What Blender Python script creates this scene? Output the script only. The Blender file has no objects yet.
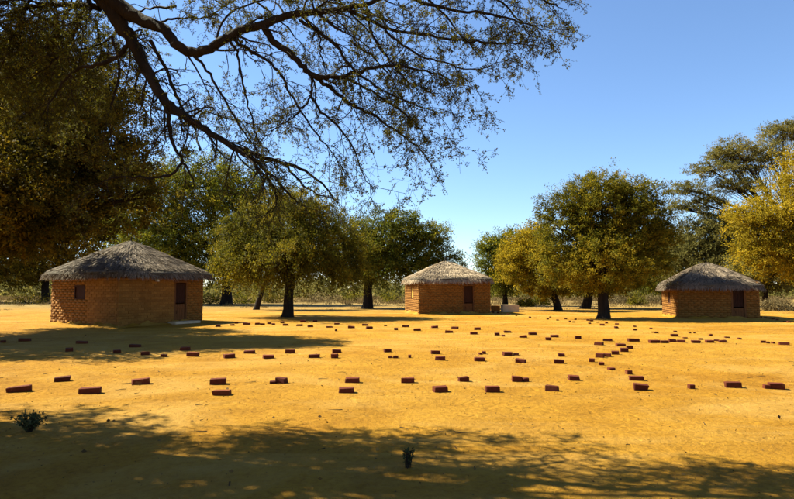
import bpy, bmesh, math, random
import numpy as np
from mathutils import Vector, Matrix

# ------------------------------------------------------------------ camera, sky, sun, exposure
PHW, PHH, FPX, HORIZON, EYE = 794.0, 499.0, 575.0, 288.0, 1.6
CX, CY = PHW / 2, PHH / 2
PITCH = math.atan((HORIZON - CY) / FPX)
scene = bpy.context.scene
C = scene.collection

cam_data = bpy.data.cameras.new('camera')
cam_data.sensor_width = 36.0
cam_data.lens = FPX / PHW * 36.0
cam_data.clip_start = 0.05
cam_data.clip_end = 3000
cam = bpy.data.objects.new('camera', cam_data)
cam.location = (0, 0, EYE)
cam.rotation_euler = (math.pi / 2 + PITCH, 0, 0)
C.objects.link(cam)
scene.camera = cam

SUN_EL = math.radians(47)
SUN_DIR = Vector((-0.935, 0.355, 0)).normalized()          # horizontal direction towards the sun
SUN_AZ = math.atan2(SUN_DIR.x, SUN_DIR.y)                  # from +Y towards +X
world = bpy.data.worlds.new('World')
scene.world = world
world.use_nodes = True
wn = world.node_tree
sky = wn.nodes.new('ShaderNodeTexSky')
sky.sky_type = 'NISHITA'
sky.sun_disc = False
sky.sun_elevation = SUN_EL
sky.sun_rotation = SUN_AZ
sky.altitude = 0
sky.air_density = 1.0
sky.dust_density = 0.0
sky.ozone_density = 6.0
wn.links.new(sky.outputs[0], wn.nodes['Background'].inputs[0])
wn.nodes['Background'].inputs[1].default_value = 0.056

sun_data = bpy.data.lights.new('sun', 'SUN')
sun_data.energy = 5.0
sun_data.angle = math.radians(0.53)
sun_data.color = (1.0, 0.96, 0.72)
sun = bpy.data.objects.new('sun', sun_data)
sv = Vector((SUN_DIR.x * math.cos(SUN_EL), SUN_DIR.y * math.cos(SUN_EL), math.sin(SUN_EL)))
sun.rotation_euler = (-sv).to_track_quat('-Z', 'Y').to_euler()
sun.location = (-30, 10, 40)
C.objects.link(sun)

scene.view_settings.view_transform = 'Standard'
scene.view_settings.look = 'None'
scene.view_settings.gamma = 1
scene.view_settings.exposure = 1.95
scene.cycles.max_bounces = 8
scene.cycles.diffuse_bounces = 4
scene.cycles.transmission_bounces = 6

rng = np.random.default_rng(11)
random.seed(11)

# ------------------------------------------------------------------ helpers
def ray(px, py):
    a, b = px - CX, CY - py
    cp, sp = math.cos(PITCH), math.sin(PITCH)
    return Vector((a, FPX * cp - b * sp, FPX * sp + b * cp))

def gz(x, y):
    """height of the sand"""
    d = np.sqrt(np.asarray(x) ** 2 + np.asarray(y) ** 2)
    w = np.clip((d - 2) / 8, 0, 1) * np.clip((70 - d) / 40, 0.1, 1)
    return w * (0.030 * np.sin(0.23 * x + 0.4) * np.sin(0.31 * y + 1.1) + 0.014 * np.sin(0.71 * x + 0.53 * y) * np.sin(0.9 * y - 0.3 * x + 2))

def ground(px, py):
    r = ray(px, py)
    t = -EYE / r.z
    p = Vector((0, 0, EYE)) + r * t
    p.z = float(gz(p.x, p.y))
    return p

def at(px, py, Y):
    r = ray(px, py)
    return Vector((0, 0, EYE)) + r * (Y / r.y)

def mesh_arrays(name, verts, faces, smooth=False, attrs=None):
    verts = np.asarray(verts, dtype=np.float32)
    faces = np.asarray(faces, dtype=np.int32)
    me = bpy.data.meshes.new(name)
    k = faces.shape[1]
    me.vertices.add(len(verts))
    me.vertices.foreach_set('co', verts.ravel())
    me.loops.add(faces.size)
    me.loops.foreach_set('vertex_index', faces.ravel())
    me.polygons.add(len(faces))
    me.polygons.foreach_set('loop_start', np.arange(0, faces.size, k, dtype=np.int32))
    if smooth:
        me.polygons.foreach_set('use_smooth', np.ones(len(faces), dtype=bool))
    for an, av in (attrs or {}).items():
        a = me.attributes.new(an, 'FLOAT', 'FACE')
        a.data.foreach_set('value', np.asarray(av, dtype=np.float32))
    me.update(calc_edges=True)
    me.validate()
    return me

def obj(name, me, material=None, parent=None, **props):
    o = bpy.data.objects.new(name, me)
    C.objects.link(o)
    if material is not None and me is not None and not me.materials:
        me.materials.append(material)
    if parent is not None:
        o.parent = parent
    for k, v in props.items():
        if v:
            o[k] = v
    return o

def empty(name, loc, rz=0.0, **props):
    o = bpy.data.objects.new(name, None)
    o.empty_display_size = 0.3
    C.objects.link(o)
    o.location = loc
    o.rotation_euler = (0, 0, rz)
    for k, v in props.items():
        if v:
            o[k] = v
    return o

class Tubes:
    """tapered tubes collected into one mesh"""
    def __init__(self):
        self.v, self.f, self.n = [], [], 0
    def add(self, pts, radii, sides=6, wob=0.0):
        P = np.asarray([tuple(p) for p in pts], dtype=float)
        m = len(P)
        T = np.gradient(P, axis=0)
        T /= np.linalg.norm(T, axis=1, keepdims=True) + 1e-9
        ref = np.array([0.31, 0.22, 0.93]) if abs(T[0, 2]) < 0.8 else np.array([0.9, 0.3, 0.1])
        A = np.cross(T, ref); A /= np.linalg.norm(A, axis=1, keepdims=True) + 1e-9
        B = np.cross(T, A)
        ang = np.linspace(0, 2 * math.pi, sides, endpoint=False)
        R = np.asarray(radii, dtype=float)[:, None] * np.ones((1, sides))
        if wob:
            R = R * (1 + wob * rng.uniform(-1, 1, R.shape))
        V = P[:, None, :] + R[:, :, None] * (np.cos(ang)[None, :, None] * A[:, None, :] + np.sin(ang)[None, :, None] * B[:, None, :])
        self.v.append(V.reshape(-1, 3))
        i = np.arange(m - 1)[:, None] * sides; j = np.arange(sides)[None, :]
        a = i + j; b = i + (j + 1) % sides
        F = np.stack([a, b, b + sides, a + sides], axis=2).reshape(-1, 4) + self.n
        self.f.append(F)
        self.n += m * sides
    def mesh(self, name):
        return mesh_arrays(name, np.concatenate(self.v), np.concatenate(self.f), smooth=True)

def leaf_quads(pos, axis, L, Wd, tint, nrm=None, tri=False):
    """rhombic leaves: base pos, direction axis, length L, width Wd"""
    n = len(pos)
    axis = axis / (np.linalg.norm(axis, axis=1, keepdims=True) + 1e-9)
    rnd = rng.normal(size=(n, 3))
    if nrm is not None:
        rnd = nrm + rnd * 0.35
    side = np.cross(axis, rnd); side /= np.linalg.norm(side, axis=1, keepdims=True) + 1e-9
    L = np.asarray(L).reshape(-1, 1); Wd = np.asarray(Wd).reshape(-1, 1)
    if tri:
        b0 = pos + axis * L * 0.25
        return np.stack([b0 + side * Wd * 0.5, pos + axis * L * 1.1, b0 - side * Wd * 0.5], axis=1), tint
    mid = pos + axis * L * 0.5
    V = np.stack([pos, mid + side * Wd * 0.5, pos + axis * L, mid - side * Wd * 0.5], axis=1)
    return V, tint

def leaf_mesh(name, chunks):
    V = np.concatenate([c[0] for c in chunks]); t = np.concatenate([c[1] for c in chunks])
    F = np.arange(len(V) * V.shape[1], dtype=np.int32).reshape(-1, V.shape[1])
    return mesh_arrays(name, V.reshape(-1, 3), F, attrs={'tint': t})

def boxes_mesh(name, boxes, jitter=0.0):
    """boxes: list of (x0,x1,y0,y1,z0,z1)"""
    B = np.asarray(boxes, dtype=float)
    idx = [(0, 2, 4), (1, 2, 4), (1, 3, 4), (0, 3, 4), (0, 2, 5), (1, 2, 5), (1, 3, 5), (0, 3, 5)]
    V = np.stack([B[:, list(i)] for i in idx], axis=1)
    if jitter:
        V = V + rng.uniform(-jitter, jitter, V.shape)
    q = np.array([[0, 3, 2, 1], [4, 5, 6, 7], [0, 1, 5, 4], [1, 2, 6, 5], [2, 3, 7, 6], [3, 0, 4, 7]])
    F = (q[None] + 8 * np.arange(len(B))[:, None, None]).reshape(-1, 4)
    return mesh_arrays(name, V.reshape(-1, 3), F)

ORD = ['first', 'second', 'third', 'fourth', 'fifth', 'sixth', 'seventh', 'eighth', 'ninth', 'tenth', 'eleventh', 'twelfth', 'thirteenth',
       'fourteenth', 'fifteenth', 'sixteenth', 'seventeenth', 'eighteenth', 'nineteenth', 'twentieth']
ORD += ['twenty-' + o for o in ORD[:9]] + ['thirtieth'] + ['thirty-' + o for o in ORD[:9]]

# ------------------------------------------------------------------ materials
def new_mat(name):
    m = bpy.data.materials.new(name)
    m.use_nodes = True
    nt = m.node_tree
    return m, nt, nt.nodes['Principled BSDF']

def dim(c, k=0.72):
    return tuple(v * k for v in c)

def ramp(nt, stops, src):
    r = nt.nodes.new('ShaderNodeValToRGB')
    e = r.color_ramp.elements
    while len(e) < len(stops):
        e.new(0.5)
    for el, (p, c) in zip(e, stops):
        el.position = p; el.color = (*c, 1)
    nt.links.new(src, r.inputs[0])
    return r.outputs[0]

def noise(nt, scale, detail=4, rough=0.55, vec=None, dist=0.0):
    n = nt.nodes.new('ShaderNodeTexNoise')
    n.inputs['Scale'].default_value = scale
    n.inputs['Detail'].default_value = detail
    n.inputs['Roughness'].default_value = rough
    n.inputs['Distortion'].default_value = dist
    if vec is not None:
        nt.links.new(vec, n.inputs['Vector'])
    return n.outputs['Fac']

def objvec(nt, scale=(1, 1, 1)):
    tc = nt.nodes.new('ShaderNodeTexCoord')
    mp = nt.nodes.new('ShaderNodeMapping')
    mp.inputs['Scale'].default_value = scale
    nt.links.new(tc.outputs['Object'], mp.inputs['Vector'])
    return mp.outputs['Vector']

def mixc(nt, a, b, fac, mode='MIX'):
    m = nt.nodes.new('ShaderNodeMix')
    m.data_type = 'RGBA'; m.blend_type = mode
    for sock, v in ((m.inputs[6], a), (m.inputs[7], b)):
        if isinstance(v, tuple):
            sock.default_value = (*v, 1)
        else:
            nt.links.new(v, sock)
    if isinstance(fac, float):
        m.inputs[0].default_value = fac
    else:
        nt.links.new(fac, m.inputs[0])
    return m.outputs[2]

def bump(nt, height, strength, dist, bs):
    b = nt.nodes.new('ShaderNodeBump')
    b.inputs['Strength'].default_value = strength
    b.inputs['Distance'].default_value = dist
    nt.links.new(height, b.inputs['Height'])
    nt.links.new(b.outputs['Normal'], bs.inputs['Normal'])

def leaf_mat(name, c0, c1, c2, trans=0.45, k=1.0):
    m, nt, bs = new_mat(name)
    a = nt.nodes.new('ShaderNodeAttribute'); a.attribute_name = 'tint'
    col = ramp(nt, [(0.0, dim(c0, k)), (0.5, dim(c1, k)), (1.0, dim(c2, k))], a.outputs['Fac'])
    nt.links.new(col, bs.inputs['Base Color'])
    bs.inputs['Roughness'].default_value = 0.7
    bs.inputs['Specular IOR Level'].default_value = 0.08
    tr = nt.nodes.new('ShaderNodeBsdfTranslucent')
    nt.links.new(col, tr.inputs['Color'])
    mx = nt.nodes.new('ShaderNodeMixShader'); mx.inputs[0].default_value = trans
    nt.links.new(bs.outputs[0], mx.inputs[1]); nt.links.new(tr.outputs[0], mx.inputs[2])
    nt.links.new(mx.outputs[0], nt.nodes['Material Output'].inputs['Surface'])
    return m

def plain_mat(name, ca, cb, scale=8.0, rough=0.9, bs_strength=0.4, bdist=0.01, stretch=(1, 1, 1), spec=0.15, vary=0.0, patch=None):
    m, nt, bs = new_mat(name)
    v = objvec(nt, stretch)
    f = noise(nt, scale, 5, 0.6, v)
    col = ramp(nt, [(0.3, dim(ca)), (0.7, dim(cb))], f)
    if patch:                                                      # dry dust and mud smears with a shape of their own
        wc = nt.nodes.new('ShaderNodeNewGeometry')
        col = mixc(nt, col, dim(patch[0]), ramp(nt, [(patch[2], (0, 0, 0)), (patch[2] + 0.14, (patch[3],) * 3)], noise(nt, patch[1], 5, 0.65, wc.outputs['Position'], 0.5)))
    if vary:
        oi = nt.nodes.new('ShaderNodeObjectInfo')
        col = mixc(nt, col, ramp(nt, [(0.0, (1 - vary, 1 - vary * 1.15, 1 - vary * 1.2)), (0.6, (1, 1, 1)), (1.0, (1 + vary, 1 + vary * 1.2, 1 + vary * 1.3))], oi.outputs['Random']), 1.0, 'MULTIPLY')
    nt.links.new(col, bs.inputs['Base Color'])
    bs.inputs['Roughness'].default_value = rough
    bs.inputs['Specular IOR Level'].default_value = spec
    if bs_strength:
        bump(nt, noise(nt, scale * 2.3, 5, 0.65, v), bs_strength, bdist, bs)
    return m

def sand_mat():
    m, nt, bs = new_mat('sand')
    v = objvec(nt)
    big = noise(nt, 0.16, 4, 0.6, v, 0.4)
    mid = noise(nt, 1.1, 5, 0.6, v, 0.3)
    fine = noise(nt, 13.0, 6, 0.75, v)
    grain = noise(nt, 90.0, 3, 0.7, v)
    c = ramp(nt, [(0.32, (0.295, 0.138, 0.011)), (0.5, (0.332, 0.168, 0.016)), (0.68, (0.358, 0.192, 0.024))], big)
    c = mixc(nt, c, ramp(nt, [(0.35, (0.76, 0.69, 0.58)), (0.62, (1.06, 1.04, 1.0))], mid), 0.75, 'MULTIPLY')
    c = mixc(nt, c, ramp(nt, [(0.33, (0.58, 0.5, 0.42)), (0.52, (1.0, 1.0, 1.0)), (0.75, (1.08, 1.08, 1.1))], fine), 0.8, 'MULTIPLY')
    # scuffed paths and swept patches, paler than the crust
    sc_ = noise(nt, 0.42, 6, 0.7, objvec(nt, (0.55, 1.0, 1.0)), 1.2)
    c = mixc(nt, c, (0.385, 0.220, 0.050), ramp(nt, [(0.47, (0, 0, 0)), (0.66, (0.75, 0.75, 0.75))], sc_))
    # dark crumbs of litter and dung
    vo = nt.nodes.new('ShaderNodeTexVoronoi'); vo.inputs['Scale'].default_value = 5.5
    nt.links.new(v, vo.inputs['Vector'])
    spots = ramp(nt, [(0.03, (0.5, 0.42, 0.35)), (0.07, (1, 1, 1))], vo.outputs['Distance'])
    c = mixc(nt, c, spots, 0.7, 'MULTIPLY')
    # the sand turns to paler straw-covered soil far off
    sx = nt.nodes.new('ShaderNodeSeparateXYZ'); nt.links.new(v, sx.inputs[0])
    mr = nt.nodes.new('ShaderNodeMapRange'); mr.inputs[1].default_value = 36; mr.inputs[2].default_value = 52
    nt.links.new(sx.outputs['Y'], mr.inputs[0])
    c = mixc(nt, c, ramp(nt, [(0.4, (0.155, 0.10, 0.03)), (0.6, (0.22, 0.145, 0.05))], noise(nt, 0.5, 5, 0.65, v)), mr.outputs[0])
    nt.links.new(c, bs.inputs['Base Color'])
    bs.inputs['Roughness'].default_value = 0.95
    bs.inputs['Specular IOR Level'].default_value = 0.08
    ad = nt.nodes.new('ShaderNodeMath'); ad.operation = 'MULTIPLY_ADD'
    nt.links.new(fine, ad.inputs[0]); ad.inputs[1].default_value = 1.0; nt.links.new(mid, ad.inputs[2])
    ad2 = nt.nodes.new('ShaderNodeMath'); ad2.operation = 'MULTIPLY_ADD'
    nt.links.new(grain, ad2.inputs[0]); ad2.inputs[1].default_value = 0.25; nt.links.new(ad.outputs[0], ad2.inputs[2])
    v2 = nt.nodes.new('ShaderNodeTexVoronoi'); v2.feature = 'SMOOTH_F1'; v2.inputs['Scale'].default_value = 3.3
    wob = nt.nodes.new('ShaderNodeVectorMath'); wob.operation = 'ADD'
    nz_ = nt.nodes.new('ShaderNodeTexNoise'); nz_.inputs['Scale'].default_value = 2.0; nt.links.new(v, nz_.inputs['Vector'])
    nt.links.new(v, wob.inputs[0]); nt.links.new(nz_.outputs['Color'], wob.inputs[1]); nt.links.new(wob.outputs[0], v2.inputs['Vector'])
    dent = nt.nodes.new('ShaderNodeMapRange'); dent.inputs[1].default_value = 0.05; dent.inputs[2].default_value = 0.32; dent.inputs[4].default_value = 0.45
    nt.links.new(v2.outputs['Distance'], dent.inputs[0])
    ad3 = nt.nodes.new('ShaderNodeMath'); ad3.operation = 'ADD'
    nt.links.new(dent.outputs[0], ad3.inputs[0]); nt.links.new(ad2.outputs[0], ad3.inputs[1])
    bump(nt, ad3.outputs[0], 1.0, 0.07, bs)
    return m

M = {}
M['sand'] = sand_mat()
M['bark'] = plain_mat('bark', (0.014, 0.009, 0.006), (0.036, 0.024, 0.016), 9, 0.95, 0.9, 0.03, (1, 1, 0.25))
M['twig'] = plain_mat('twig_bark', (0.02, 0.013, 0.008), (0.045, 0.03, 0.019), 14, 0.95, 0.3)
M['fired_brick'] = plain_mat('fired_brick', (0.088, 0.018, 0.007), (0.145, 0.030, 0.011), 11, 0.92, 0.7, 0.014, vary=0.3, patch=((0.26, 0.12, 0.035), 9.0, 0.60, 0.75))
M['mud_brick'] = plain_mat('mud_brick', (0.225, 0.094, 0.018), (0.35, 0.160, 0.034), 4, 0.93, 0.6, 0.012, vary=0.16, patch=((0.22, 0.092, 0.018), 1.1, 0.52, 0.7))
M['mortar'] = plain_mat('mud_mortar', (0.17, 0.068, 0.013), (0.245, 0.104, 0.022), 7, 0.95, 0.5, 0.01)
M['timber'] = plain_mat('door_timber', (0.13, 0.05, 0.015), (0.20, 0.08, 0.024), 6, 0.8, 0.4, 0.006, (6, 6, 0.7))
M['dark_timber'] = plain_mat('dark_timber', (0.03, 0.010, 0.005), (0.06, 0.02, 0.010), 6, 0.8, 0.4, 0.006, (6, 6, 0.7))
M['yellow_paint'] = plain_mat('yellow_shutter_paint', (0.42, 0.25, 0.04), (0.52, 0.33, 0.07), 6, 0.7, 0.2)
M['white_enamel'] = plain_mat('white_enamel', (0.7, 0.68, 0.62), (0.8, 0.78, 0.74), 6, 0.5, 0.1)
M['concrete'] = plain_mat('pale_concrete', (0.60, 0.43, 0.26), (0.73, 0.55, 0.36), 5, 0.9, 0.4, 0.01)
M['thatch'] = plain_mat('thatch_bed', (0.07, 0.055, 0.04), (0.14, 0.115, 0.085), 12, 0.95, 0.9, 0.04, (1, 1, 3))

def straw_mat(name, c0, c1, c2):
    return leaf_mat(name, c0, c1, c2, 0.1, 0.74)
M['straw_grey'] = straw_mat('weathered_straw', (0.082, 0.060, 0.044), (0.205, 0.155, 0.112), (0.345, 0.262, 0.187))
M['straw_pale'] = straw_mat('pale_straw', (0.20, 0.145, 0.095), (0.42, 0.315, 0.21), (0.60, 0.46, 0.32))
M['dry_grass'] = leaf_mat('dry_grass', (0.10, 0.066, 0.024), (0.19, 0.125, 0.05), (0.29, 0.205, 0.095), 0.3, 0.74)
M['litter'] = leaf_mat('leaf_litter', (0.05, 0.025, 0.010), (0.15, 0.078, 0.022), (0.30, 0.17, 0.045), 0.1, 0.72)
M['leaf_olive'] = leaf_mat('olive_leaves', (0.028, 0.031, 0.003), (0.116, 0.104, 0.008), (0.27, 0.19, 0.012))
M['leaf_green'] = leaf_mat('green_leaves', (0.034, 0.044, 0.005), (0.12, 0.125, 0.011), (0.27, 0.215, 0.016))
M['leaf_brown'] = leaf_mat('brown_leaves', (0.025, 0.021, 0.002), (0.080, 0.061, 0.005), (0.21, 0.130, 0.009))
M['leaf_gold'] = leaf_mat('golden_leaves', (0.085, 0.068, 0.005), (0.25, 0.18, 0.010), (0.44, 0.29, 0.016))
M['leaf_grey'] = leaf_mat('grey_green_leaves', (0.055, 0.052, 0.014), (0.14, 0.122, 0.030), (0.26, 0.20, 0.05))
M['leaf_acacia'] = leaf_mat('acacia_leaves', (0.028, 0.028, 0.006), (0.085, 0.082, 0.010), (0.20, 0.16, 0.016), 0.4)
M['leaf_dry'] = leaf_mat('dry_bush_leaves', (0.055, 0.042, 0.018), (0.14, 0.102, 0.045), (0.27, 0.195, 0.095))
M['leaf_weed'] = leaf_mat('weed_leaves', (0.02, 0.03, 0.012), (0.045, 0.055, 0.022), (0.08, 0.085, 0.035), 0.25)

# ------------------------------------------------------------------ ground
def make_ground():
    na, nr = 340, 280
    rr = np.concatenate([[0.0, 0.01], np.geomspace(0.6, 1500, nr - 1)])
    an = np.linspace(0, 2 * math.pi, na, endpoint=False)
    Rg, Ag = np.meshgrid(rr[1:], an, indexing='ij')
    X, Y = Rg * np.cos(Ag), Rg * np.sin(Ag)
    amp = 0.012 * np.clip((25 - Rg) / 15, 0, 1)
    Z = gz(X, Y) - 0.003 + amp * (np.sin(3.1 * X + 1.7 * np.sin(2.3 * Y)) * np.sin(2.7 * Y + 1.3 * np.sin(1.9 * X))) * 0.5
    V = np.concatenate([[[0, 0, 0]], np.stack([X, Y, Z], axis=2).reshape(-1, 3)])
    i = np.arange(nr - 1)[:, None] * na + 1; j = np.arange(na)[None]
    a, b = i + j, i + (j + 1) % na
    F = np.stack([a, a + na, b + na, b], axis=2).reshape(-1, 4)
    me = mesh_arrays('sandy_ground', V, F, smooth=True)
    obj('ground', me, M['sand'], kind='structure')
make_ground()

def make_litter():
    n = 20000
    r = np.sqrt(rng.uniform(9, 30 ** 2, n)); a = rng.uniform(math.radians(35), math.radians(145), n)
    keep = rng.uniform(0, 1, n) < np.clip(9 / r, 0.12, 1)
    r, a = r[keep], a[keep]; n = len(r)
    x, y = r * np.cos(a), r * np.sin(a)
    pos = np.stack([x, y, gz(x, y) + 0.004], axis=1)
    ax = np.stack([rng.normal(size=n), rng.normal(size=n), np.abs(rng.normal(0.0, 0.25, n)) + 0.05], axis=1)
    L = rng.uniform(0.008, 0.028, n) ; big = rng.uniform(0, 1, n) < 0.04
    L[big] *= 2.2
    ch = leaf_quads(pos, ax, L, L * rng.uniform(0.35, 0.8, n), rng.beta(1.2, 1.6, n))
    obj('leaf_litter', leaf_mesh('leaf_litter', [ch]), M['litter'], kind='stuff', label='dry leaf litter and crumbs scattered over the sand', category='leaf litter')
make_litter()

def make_fallen_twigs():
    tb = Tubes()
    for k in range(80):
        r = math.sqrt(random.uniform(3.5 ** 2, 16 ** 2)); a = math.radians(random.uniform(48, 132))
        x, y = r * math.cos(a), r * math.sin(a); L = random.uniform(0.05, 0.2); d = random.uniform(0, 6.28)
        p = [(x + math.cos(d) * L * q + random.gauss(0, .006), y + math.sin(d) * L * q + random.gauss(0, .006), float(gz(x, y)) + 0.006 + random.uniform(0, .008)) for q in (0, .35, .7, 1)]
        tb.add(p, [0.005, 0.0045, 0.0035, 0.002], 4)
    obj('fallen_twigs', tb.mesh('fallen_twigs'), M['twig'], kind='stuff', label='short dry twigs scattered over the near sand', category='twigs')
make_fallen_twigs()

# ------------------------------------------------------------------ huts
def brick_variant(seed, chips=0):
    r = random.Random(seed)
    bm = bmesh.new()
    bmesh.ops.create_cube(bm, size=1.0)
    bmesh.ops.bevel(bm, geom=bm.edges[:], offset=0.05, segments=1, affect='EDGES', clamp_overlap=True)
    for v in bm.verts:
        v.co += Vector((r.uniform(-1, 1), r.uniform(-1, 1), r.uniform(-1, 1))) * 0.02
    for _ in range(chips):                                         # knocked-off corners
        cn = Vector((r.choice((-.5, .5)), r.choice((-.5, .5)), r.choice((-.5, .5, .5)))); k = r.uniform(0.06, 0.16)
        for v in bm.verts:
            if (v.co - cn).length < 0.16:
                v.co -= Vector((cn.x * k * 1.2, cn.y * k * 2, cn.z * k * 2.4))
    me = bpy.data.meshes.new('brick_shape')
    bm.to_mesh(me); bm.free()
    return me

def wall_rects(length, h, openings):
    """split a wall face into rectangles around its openings"""
    xs = sorted({0.0, length, *[o[0] for o in openings], *[o[1] for o in openings]})
    out = []
    for a, b in zip(xs, xs[1:]):
        spans = sorted((o[2], o[3]) for o in openings if o[0] < (a + b) / 2 < o[1])
        z = 0.0
        for z0, z1 in spans:
            if z0 > z + 1e-4:
                out.append((a, b, z, z0))
            z = z1
        if z < h - 1e-4:
            out.append((a, b, z, h))
    return out

def wall_bricks(length, h, openings, bl, bh, joint, shift):
    out = []
    nc = int(h / (bh + joint))
    for c in range(nc):
        z0 = c * (bh + joint) + 0.004
        z1 = z0 + bh
        s = -((c % 2) * (bl + joint) / 2) + shift
        while s < length:
            a, b = max(s, 0.0), min(s + bl, length)
            cuts = [(o[0], o[1]) for o in openings if o[2] < z1 - 0.03 and o[3] > z0 + 0.03]
            segs = [(a, b)]
            for o0, o1 in cuts:
                ns = []
                for p, q in segs:
                    if q <= o0 or p >= o1:
                        ns.append((p, q))
                    else:
                        if p < o0: ns.append((p, o0))
                        if q > o1: ns.append((o1, q))
                segs = ns
            for p, q in segs:
                if q - p > 0.04:
                    out.append((p, q, z0, z1))
            s += bl + joint
    return out

def superell(ang, a, b, p):
    c, s = np.cos(ang), np.sin(ang)
    r = (np.abs(c / a) ** p + np.abs(s / b) ** p) ** (-1 / p)
    return r * c, r * s

def make_hut(name, label, corner, theta, su, sv_, wall_h, peak, eave, over, power, straw, tiers, front_open, left_open, brick_parts=0, nstraw=9000,
             sag=1.06, thick=0.13, fringe=1.0, group=None):
    """corner: the front-left corner; front wall runs along theta, left wall along theta+90"""
    u = Vector((math.cos(theta), math.sin(theta), 0)); v = Vector((-u.y, u.x, 0))
    ctr = Vector((corner[0], corner[1], 0)) + u * su / 2 + v * sv_ / 2
    base_z = float(gz(ctr.x, ctr.y)) - 0.05
    hut = empty(name, (ctr.x, ctr.y, base_z), theta, label=label, category='hut', group=group)
    hx, hy = su / 2, sv_ / 2
    T = 0.26                                                       # wall thickness
    # sides: (origin, direction, outward normal, length, openings)
    sides = [
        ((-hx, -hy), (1, 0), (0, -1), su, front_open),
        ((-hx, hy), (0, -1), (-1, 0), sv_, left_open),
        ((hx, hy), (-1, 0), (0, 1), su, []),
        ((hx, -hy), (0, 1), (1, 0), sv_, []),
    ]
    core, bricks = [], []
    for k, (o, d, n, ln, op) in enumerate(sides):
        e = 0.016                                                  # mortar core starts this far behind the brick face
        lo, hi = (e, ln - e) if k % 2 == 0 else (T, ln - T)
        for a, b, z0, z1 in wall_rects(ln, wall_h - 0.02, op):
            a, b = max(a, lo), min(b, hi)
            xs = sorted((o[0] + d[0] * a - n[0] * e, o[0] + d[0] * b - n[0] * T))
            ys = sorted((o[1] + d[1] * a - n[1] * e, o[1] + d[1] * b - n[1] * T))
            core.append((xs[0], xs[1], ys[0], ys[1], z0, z1))
        for a, b, z0, z1 in wall_bricks(ln, wall_h, op, 0.30, 0.104, 0.010, 0.04 * k):
            # bricks of the side walls stop short of the front and back walls' bricks
            if k % 2 == 1:
                a, b = max(a, 0.105), min(b, ln - 0.105)
                if b - a < 0.04: continue
            pr = random.uniform(-0.004, 0.005)
            face, back = pr, -0.10
            p0 = (o[0] + d[0] * a + n[0] * face, o[1] + d[1] * a + n[1] * face)
            p1 = (o[0] + d[0] * b + n[0] * back, o[1] + d[1] * b + n[1] * back)
            xs, ys = sorted((p0[0], p1[0])), sorted((p0[1], p1[1]))
            bricks.append((k, (xs[0], xs[1], ys[0], ys[1], z0, z1)))
    wall = obj('wall', boxes_mesh('wall_core', core), M['mortar'], hut)
    Rz = Matrix.Rotation(theta, 3, 'Z')
    if brick_parts:
        def dist(b):
            c = Rz @ Vector(((b[1][0] + b[1][1]) / 2, (b[1][2] + b[1][3]) / 2, 0)) + ctr
            return (0 if b[0] < 2 else 100) + c.length
        bricks.sort(key=dist)
        var = [brick_variant(s) for s in range(6)]
        for me in var:
            me.materials.append(M['mud_brick'])
        for k, b in bricks[:brick_parts]:
            o = obj('brick', random.choice(var), None, wall)
            o.location = ((b[0] + b[1]) / 2, (b[2] + b[3]) / 2, (b[4] + b[5]) / 2)
            o.scale = (b[1] - b[0], b[3] - b[2], b[5] - b[4])
        bricks = bricks[brick_parts:]
    obj('brickwork', boxes_mesh('brickwork', [b for _, b in bricks], 0.004), M['mud_brick'], wall, kind='stuff')
    # ---- washed-down mud banked against the foot of the walls
    na = 120
    ang = np.linspace(0, 2 * math.pi, na, endpoint=False)
    rows = []
    for off, hz in ((-0.03, 0.17), (0.03, 0.15), (0.09, 0.085), (0.2, 0.05), (0.34, 0.03)):
        ax_, ay_ = superell(ang, hx + off, hy + off, 16)
        nz = 0.55 + 0.3 * np.sin(ang * 9 + off * 5) + 0.25 * np.sin(ang * 23 + 1) + 0.2 * rng.uniform(-1, 1, na)
        rows.append(np.stack([ax_, ay_, 0.04 + np.clip(nz, 0.05, 1.2) * hz - (0.04 if off > 0.3 else 0)], axis=1))
    i = np.arange(len(rows) - 1)[:, None] * na; j = np.arange(na)[None]
    a, b = i + j, i + (j + 1) % na
    obj('mud_apron', mesh_arrays('mud_apron', np.concatenate(rows), np.stack([a, a + na, b + na, b], axis=2).reshape(-1, 4), smooth=True), M['sand'], hut)
    # ---- roof
    A, B = hx + over, hy + over
    na, nt = 96, 26
    ang = np.linspace(0, 2 * math.pi, na, endpoint=False)
    ex, ey = superell(ang, A, B, power)
    wv = 1 + 0.012 * np.sin(ang * 7 + 1) + 0.010 * np.sin(ang * 13)
    tt = np.linspace(0.0, 1.0, nt)
    H = peak - eave
    def rz_(t):
        return peak - H * (t ** sag) - 0.0
    def tier(t):
        f = t * tiers
        return 0.07 * (f - np.floor(f)) * np.clip(t * 3, 0, 1)
    rows = []
    for t in tt:
        rows.append(np.stack([ex * wv * t, ey * wv * t, np.full(na, rz_(t)) + tier(min(t, 0.999)) + 0.02 * np.sin(ang * 5 + t * 9) * t], axis=1))
    for t in tt[::-1]:
        rows.append(np.stack([ex * wv * t * 0.985, ey * wv * t * 0.985, np.full(na, rz_(t) - thick)], axis=1))
    V = np.concatenate(rows)
    m = len(rows)
    i = np.arange(m - 1)[:, None] * na; j = np.arange(na)[None]
    a, b = i + j, i + (j + 1) % na
    F = np.stack([a, b, b + na, a + na], axis=2).reshape(-1, 4)
    roof = obj('roof', mesh_arrays('thatch_roof', V, F, smooth=True), M['thatch'], hut)
    # ---- straw over the bed
    n = nstraw
    th = rng.uniform(0, 2 * math.pi, n); t0 = np.sqrt(rng.uniform(0.0, 1.0, n)) * 0.97
    # many straws end at the tier edges
    q = rng.uniform(0, 1, n) < 0.45
    t0[q] = np.clip((np.floor(t0[q] * tiers) + 0.72 + rng.uniform(0, 0.2, q.sum())) / tiers, 0, 0.985)
    sx, sy = superell(th, A, B, power)
    slen = np.hypot(np.hypot(sx, sy), H)
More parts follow.
